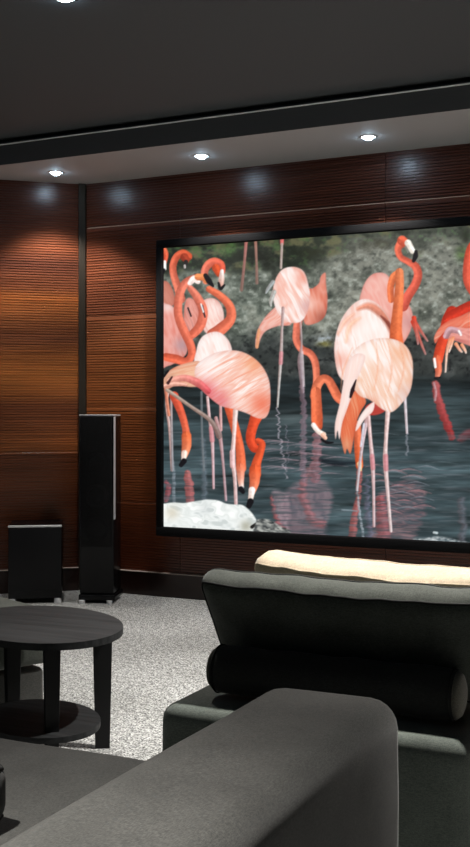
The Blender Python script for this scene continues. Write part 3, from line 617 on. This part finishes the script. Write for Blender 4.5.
me.update(calc_edges=True)
ca = me.color_attributes.new('still', 'FLOAT_COLOR', 'POINT')
ca.data.foreach_set('color', np.concatenate([lin, np.ones((len(lin), 1))], 1).astype(np.float32).ravel())
m = mat('projected_still', (.006, .006, .006), .8, .05)
at = nd(m, 'ShaderNodeVertexColor', layer_name='still'); ln(m, at.outputs[0], bsdf(m).inputs['Emission Color']); bsdf(m).inputs['Emission Strength'].default_value = PICTURE
pic = link('picture', me, m, scr); pic['label'] = 'bright still of flamingos standing in dark water'
box('screen_backing', sx0, sx1, SY + .004, CY - .002, sz0, sz1, M_SATIN, scr)

# ------------------------------------------------------------------ loudspeakers
def tower():
    a = at_z(96, 603.5, 0)
    t = thing('tower_speaker', 'tall slim black floorstanding speaker with silver side strip beside the screen', 'speaker', (a.x, a.y, 0), math.radians(20))
    w, d, h = .103, .235, 1.128
    box('cabinet', -w, w, .012, d, .055, h - .008, M_BLACK, t, .006)
    box('plinth', -w - .004, w + .012, -.004, d + .01, .018, .052, M_BLACK, t, .006)
    box('top_trim', -w, w, .0, d, h - .008, h, M_ALU, t, .002)
    for zc, r in ((.44, .062), (.64, .062), (.84, .05)):
        bm = bmesh.new(); n = 28; prof = [(r + .012, .004), (r + .010, -.002), (r, -.002), (r * .8, .004), (r * .35, .012), (.012, .008)]
        rings = [[bm.verts.new((rr * math.cos(2 * math.pi * k / n), .0105 + yy * .4, zc + rr * math.sin(2 * math.pi * k / n))) for k in range(n)] for rr, yy in prof]
        for A, B in zip(rings, rings[1:]):
            for k in range(n): bm.faces.new((A[k], B[k], B[(k + 1) % n], A[(k + 1) % n]))
        bm.faces.new(rings[-1]); bmesh.ops.recalc_face_normals(bm, faces=bm.faces[:])
        from_bm('driver', bm, mat('driver_cone', (.10, .10, .11), .4, .5), t, True, 40)
    mg = mat('grille_cloth', (.006, .006, .007), .75, .3)
    tr = nd(mg, 'ShaderNodeBsdfTransparent'); mx = nd(mg, 'ShaderNodeMixShader'); mx.inputs[0].default_value = .66
    ln(mg, tr.outputs[0], mx.inputs[1]); ln(mg, bsdf(mg).outputs[0], mx.inputs[2]); ln(mg, mx.outputs[0], mg.node_tree.nodes['Material Output'].inputs[0])
    box('grille', -w + .001, w - .008, -.006, .004, .335, h - .010, mg, t, .003)
    box('side_strip', w + .0003, w + .0035, .012, .060, .50, h - .012, M_ALU, t, .001)
    for sx in (-1, 1):
        for yy in (.02, d - .03):
            bm = bmesh.new(); cyl(bm, .017, .017, 0, .02, 16, (sx * (w - .02), yy - .03 if yy < .1 else yy)); from_bm('foot', bm, M_ALU, t, True, 40)
tower()
def sub():
    a = at_z(35, 603.5, 0)
    t = thing('subwoofer', 'squat black subwoofer cube with silver top edge by the left wall', 'subwoofer', (a.x, a.y, 0), math.radians(33))
    w, d, h = .158, .33, .468
    box('cabinet', -w, w, 0, d, .028, h - .012, M_BLACK, t, .006)
    box('grille', -w + .002, w - .002, -.012, 0, .075, h - .014, M_SATIN, t, .004)
    box('top_trim', -w, w, -.012, .012, h - .012, h - .001, M_ALU, t, .002)
    box('top_plate', -w, w, .012, d, h - .012, h - .003, M_BLACK, t, .002)
    for sx in (-1, 1):
        for yy in (.015, d - .04):
            bm = bmesh.new(); cyl(bm, .022, .020, 0, .03, 18, (sx * (w - .025), yy)); from_bm('foot', bm, M_ALU, t, True, 40)
sub()

# ------------------------------------------------------------------ side table
def side_table():
    c = Vector((-2.112, 2.952)); ang = math.radians(146.7)
    t = thing('side_table', 'small black side table with rounded top and lower shelf', 'table', (c.x, c.y, 0))
    def oval(a, b, dx=0, dy=0, n=72):
        return [(dx + a * math.cos(q) * math.cos(ang) - b * math.sin(q) * math.sin(ang), dy + a * math.cos(q) * math.sin(ang) + b * math.sin(q) * math.cos(ang)) for q in [2 * math.pi * k / n for k in range(n)]]
    def slab(name, a, b, z0, z1, dx=0, dy=0):
        bm = bmesh.new(); prism(bm, oval(a, b, dx, dy), z0, z1)
        bmesh.ops.bevel(bm, geom=[e for e in bm.edges if abs(e.verts[0].co.z - e.verts[1].co.z) < 1e-5], offset=.004, segments=2, affect='EDGES')
        return from_bm(name, bm, M_TABLE, t, True, 40)
    slab('tabletop', .340, .250, .428, .45)
    slab('shelf', .236, .180, .142, .16, .046, -.066)
    for deg, r, wd in ((58, .222, .034), (-47, .243, .026), (148, .262, .030), (226, .235, .03)):
        q = math.radians(deg); p = Vector((math.cos(q), math.sin(q))) * r; rz = q + math.pi / 2
        if deg == 58: rz = TH + .15
        bm = bmesh.new()
        def rect(w, th, ox=0): 
            return [(p.x + ox * math.cos(q) + x * math.cos(rz) - y * math.sin(rz), p.y + ox * math.sin(q) + x * math.sin(rz) + y * math.cos(rz)) for x, y in ((-w, -th), (w, -th), (w, th), (-w, th))]
        prism_taper(bm, rect(wd * .72, .012), rect(wd, .015), 0, .429)
        bmesh.ops.bevel(bm, geom=bm.edges[:], offset=.002, segments=1, affect='EDGES')
        from_bm('leg', bm, M_LEG, t, True, 40)
side_table()

# ------------------------------------------------------------------ upholstery
def soft_block(name, x0, x1, y0, y1, z0, z1, m, parent, r=.05, seg=5, wob=.006, cuts=10, seed=0):
    """upholstered block: rounded, slightly uneven"""
    bm = bmesh.new(); bm_box(bm, x0, x1, y0, y1, z0, z1)
    bmesh.ops.bevel(bm, geom=bm.edges[:], offset=r, segments=seg, profile=.5, affect='EDGES')
    bmesh.ops.subdivide_edges(bm, edges=[e for e in bm.edges if e.calc_length() > .12], cuts=cuts, use_grid_fill=True)
    from mathutils import noise as mn
    bm.normal_update()
    for v in bm.verts:
        k = mn.noise(Vector(v.co) * 3.1 + Vector((seed * 7.3, 0, 0))) * wob + mn.noise(Vector(v.co) * 9 + Vector((seed, 3, 0))) * wob * .3
        if v.co.z > z0 + .02: v.co += v.normal * k
    return from_bm(name, bm, m, parent, True)
def pillow(name, w, h, t, m, pm, parent, loc, rot, seed=0, n=26, wr=.006, pr=.004, ear=.012):
    """knife-edge cushion with piped seam: local x width, z height, y thickness"""
    from mathutils import noise as mn
    bm = bmesh.new(); grid = {}
    def pt(i, j, s):
        u, v = -1 + 2 * i / n, -1 + 2 * j / n
        pin = 1 - .06 * (1 - v * v) * 0
        x = u * w * (1 - .035 * (1 - v * v) * 0 - .05 * (1 - abs(v) ** 2) * u * u)
        z = v * h * (1 - .07 * (1 - abs(u) ** 2) * v * v)
        x += math.copysign(ear, u) * abs(u * v) ** 6; z += math.copysign(ear, v) * abs(u * v) ** 6
        f = ((1 - abs(u) ** 3.2) * (1 - abs(v) ** 2.6)) ** .5 if abs(u) < 1 and abs(v) < 1 else 0
        y = s * t * f
        k = mn.noise(Vector((u * 3.3 + seed * 5, v * 2.4, s))) * wr + mn.noise(Vector((u * 9 + seed, v * 5, s * 2))) * wr * .5
        y += k * f
        return Vector((x, y, z))
    for s in (-1, 1):
        for i in range(n + 1):
            for j in range(n + 1):
                edge = i in (0, n) or j in (0, n)
                if edge and s == 1: grid[(i, j, 1)] = grid[(i, j, -1)]; continue
                grid[(i, j, s)] = bm.verts.new(pt(i, j, s))
        for i in range(n):
            for j in range(n):
                q = (grid[(i, j, s)], grid[(i + 1, j, s)], grid[(i + 1, j + 1, s)], grid[(i, j + 1, s)])
                bm.faces.new(q if s == -1 else q[::-1])
    ring = [(i, 0) for i in range(n)] + [(n, j) for j in range(n)] + [(n - i, n) for i in range(n)] + [(0, n - j) for j in range(n)]
    ringp = [pt(i, j, -1) for i, j in ring]
    bmesh.ops.recalc_face_normals(bm, faces=bm.faces[:])
    o = from_bm(name, bm, m, parent, True); o.location = loc; o.rotation_euler = rot
    b2 = bmesh.new(); tube(b2, ringp, pr, 6, True); from_bm('piping', b2, pm, o, True)
    return o

# near sofa: arm on the right, seat to its left
ns = thing('sofa', 'large charcoal sofa in the foreground with broad block arm', 'sofa', (-1.6, .8, 0))
def rel(o, e):
    o.location = Vector(o.location) - Vector(e.location); return o
rel(soft_block('armrest', -.885, -.597, -.55, 2.015, .03, .605, M_CHAR, ns, .055, 5, .004, 12, 1), ns)
rel(soft_block('seat_cushion', -2.75, -.880, .02, 1.985, .20, .42, M_CHAR, ns, .04, 4, .006, 12, 2), ns)
rel(soft_block('seat_base', -2.75, -.880, -.55, 1.95, .03, .205, M_CHAR, ns, .02, 3, .002, 6, 3), ns)
rel(soft_block('backrest', -2.75, -.880, -.55, .05, .20, .78, M_CHAR, ns, .06, 4, .006, 10, 4), ns)
for x in (-2.65, -.72):
    for y in (-.45, 1.85):
        bm = bmesh.new(); cyl(bm, .022, .026, 0, .04, 16, (x, y)); rel(from_bm('foot', bm, M_SATIN, ns), ns)

# seat in front of the near sofa: platform, bolster, cushions
fs = thing('chaise', 'dark olive backless lounge seat facing the screen', 'sofa', (-.94, 2.9, 0))
rel(soft_block('platform', -1.337, -.553, 2.352, 3.42, .03, .42, M_PLAT, fs, .045, 5, .004, 10, 5), fs)
for x in (-1.25, -.63):
    for y in (2.45, 3.32):
        bm = bmesh.new(); cyl(bm, .022, .026, 0, .04, 16, (x, y)); rel(from_bm('foot', bm, M_SATIN, fs), fs)
def bolster():
    t = thing('bolster', 'black cylindrical bolster lying on the lounge seat behind the green cushion', 'cushion', (-.9225, 2.492, .428 + .061))
    L, r, n = .3225, .061, 28
    prof = [(-L, .0), (-L - .004, r * .25), (-L, r * .7), (-L + .014, r * .93), (-L + .035, r)] + [(-L + .035 + (2 * L - .07) * k / 10, r + .0025 * math.sin(k * 2.3)) for k in range(1, 10)] + [(L - .035, r), (L - .014, r * .93), (L, r * .7), (L + .004, r * .25), (L, 0)]
    bm = bmesh.new(); rings = []
    for x, rr in prof:
        if rr == 0: rings.append([bm.verts.new((x, 0, 0))]); continue
        rings.append([bm.verts.new((x, rr * math.cos(2 * math.pi * k / n), rr * .985 * math.sin(2 * math.pi * k / n))) for k in range(n)])
    for A, B in zip(rings, rings[1:]):
        for k in range(n):
            a = (A[k % len(A)], A[(k + 1) % n % len(A)]); b = (B[k % len(B)], B[(k + 1) % n % len(B)])
            vs = []
            for v in (a[0], a[1], b[1], b[0]):
                if v not in vs: vs.append(v)
            bm.faces.new(vs)
    bmesh.ops.recalc_face_normals(bm, faces=bm.faces[:])
    from_bm('cover', bm, M_BOLST, t, True)
    for s in (-1, 1):
        b2 = bmesh.new(); rr = [(L - .0125, r * .935), (L - .002, r * .80), (L + .003, r * .6), (L + .0055, r * .25)]
        rg = [[b2.verts.new((s * x, q * math.cos(2 * math.pi * k / n), q * math.sin(2 * math.pi * k / n))) for k in range(n)] for x, q in rr]
        for A, B in zip(rg, rg[1:]):
            for k in range(n): b2.faces.new((A[k], A[(k + 1) % n], B[(k + 1) % n], B[k]))
        b2.faces.new(rg[-1]); b2.faces.new(rg[0]); bmesh.ops.recalc_face_normals(b2, faces=b2.faces[:])
        from_bm('end_cap', b2, M_CAPF, t, True)  # paler than the cover, as painted lamp light on the ends
    for x in (-L + .02, L - .02):
        b2 = bmesh.new(); tube(b2, [(x, (r - .001) * math.cos(2 * math.pi * k / 32), (r - .001) * math.sin(2 * math.pi * k / 32)) for k in range(32)], .0025, 5, True)
        from_bm('piping', b2, M_PIPE, t, True)
bolster()
def cushion(name, lab, w, h, t, m, pm, loc, rot, **kw):
    e = thing(name, lab, 'cushion', loc); e.rotation_euler = rot
    pillow('cover', w, h, t, m, pm, e, (0, 0, 0), (0, 0, 0), **kw); return e
def box_cushion(name, lab, w, t, h, m, pm, loc, rot, seed=0, bulge=.022, wr=.007, r=.034, ear=.012, pr=.0038):
    """boxed cushion with piped edges: width along x, thickness along y (back face at y=0), height along z"""
    from mathutils import noise as mn
    e = thing(name, lab, 'cushion', loc); e.rotation_euler = rot
    def warp(c, nrm=None):
        x, y, z = c; u, v, s = x / w * 2, 2 * y / t - 1, 2 * z / h - 1
        f = max(0, 1 - u ** 4) * max(0, 1 - s ** 4)
        d = Vector((0, 0, 0))
        d.y += math.copysign(1, v) * bulge * f * min(1, abs(v) * 1.5)
        d.z += bulge * .35 * max(0, 1 - u * u) * s * -1 + ear * abs(u) ** 8 * s
        d.x += .024 * math.copysign(abs(u) ** 3, u) * s
        q = Vector((x * 7 + seed * 5, y * 5, z * 9))
        k = mn.noise(q) * wr + mn.noise(q * 2.6) * wr * .5
        wk = mn.noise(Vector((x * 26 + z * 6 + seed, z * 4, y * 8))) * wr * .55 * max(0, 1 - abs(s - .55) * 1.4)
        d.y += k * f * 1.5 + wk; d.z += (k * .8) * max(0, s)
        return Vector(c) + d
    bm = bmesh.new(); bm_box(bm, -w / 2, w / 2, 0, t, 0, h)
    bmesh.ops.subdivide_edges(bm, edges=[q for q in bm.edges if abs(q.verts[0].co.x - q.verts[1].co.x) > .1], cuts=40, use_grid_fill=True)
    bmesh.ops.subdivide_edges(bm, edges=[q for q in bm.edges if abs(q.verts[0].co.z - q.verts[1].co.z) > .1], cuts=18, use_grid_fill=True)
    bmesh.ops.subdivide_edges(bm, edges=[q for q in bm.edges if abs(q.verts[0].co.y - q.verts[1].co.y) > .04], cuts=6, use_grid_fill=True)
    def rnd(c):
        a = Vector((max(-w / 2 + r, min(w / 2 - r, c[0])), max(r, min(t - r, c[1])), max(r, min(h - r, c[2]))))
        d = Vector(c) - a
        return a + d.normalized() * r * min(1, d.length / r) if d.length > 1e-6 else Vector(c)
    for v in bm.verts: v.co = warp(rnd(v.co))
    cov = from_bm('cover', bm, m, e, True)
    n = 40; inset = r * .30
    for y in (inset, t - inset):
        def ln_(a, b, k): return [Vector((a[0] + (b[0] - a[0]) * i / k, y, a[1] + (b[1] - a[1]) * i / k)) for i in range(k)]
        xs, zs_ = w / 2 - inset, h - inset
        pts = ln_((-xs, inset), (xs, inset), n) + ln_((xs, inset), (xs, zs_), 16) + ln_((xs, zs_), (-xs, zs_), n) + ln_((-xs, zs_), (-xs, inset), 16)
        out = []
        for q in pts:
            qq = rnd(q); out.append(warp(qq))
        b2 = bmesh.new(); tube(b2, out, pr, 6, True); from_bm('piping', b2, pm, cov, True)
    return e
box_cushion('back_cushion', 'wide dark green cushion with piped edge leaning over the bolster', .752, .086, .296, M_OLIVE, M_PIPE, (-.909, 2.616, .432), (math.radians(22.5), 0, 0), seed=2)
box_cushion('back_cushion', 'cream cushion on the lounge seat behind the dark green cushion', .70, .11, .302, M_CREAM, M_CREAM, (-.905, 2.815, .434), (math.radians(17), 0, math.radians(-10)), seed=5)
# seat behind the side table
def left_seat():
    a = at_z(54, 608, .42); b = at_z(0, 594, .42)
    rz = math.atan2(b.y - a.y, b.x - a.x)      # edge running away to the left
    t = thing('lounge_seat', 'dark low lounge seat behind the side table at the left edge', 'sofa', (a.x, a.y, 0), rz)
    soft_block('seat_cushion', .0, 1.2, .0, .85, .215, .42, M_OLIVE, t, .035, 4, .004, 8, 7)
    soft_block('seat_base', .03, 1.17, .02, .82, .03, .20, M_CHAR, t, .02, 3, .002, 5, 8)
    for x in (.1, 1.1):
        for y in (.09, .75):
            bm = bmesh.new(); cyl(bm, .02, .024, 0, .035, 14, (x, y)); from_bm('foot', bm, M_SATIN, t)
left_seat()
box_cushion('throw_cushion', 'black throw cushion on the sofa seat at the left edge', .34, .105, .34, M_BOLST, M_PIPE, (-1.305, 1.56, .436), (math.radians(90), 0, math.radians(-12)), seed=9)
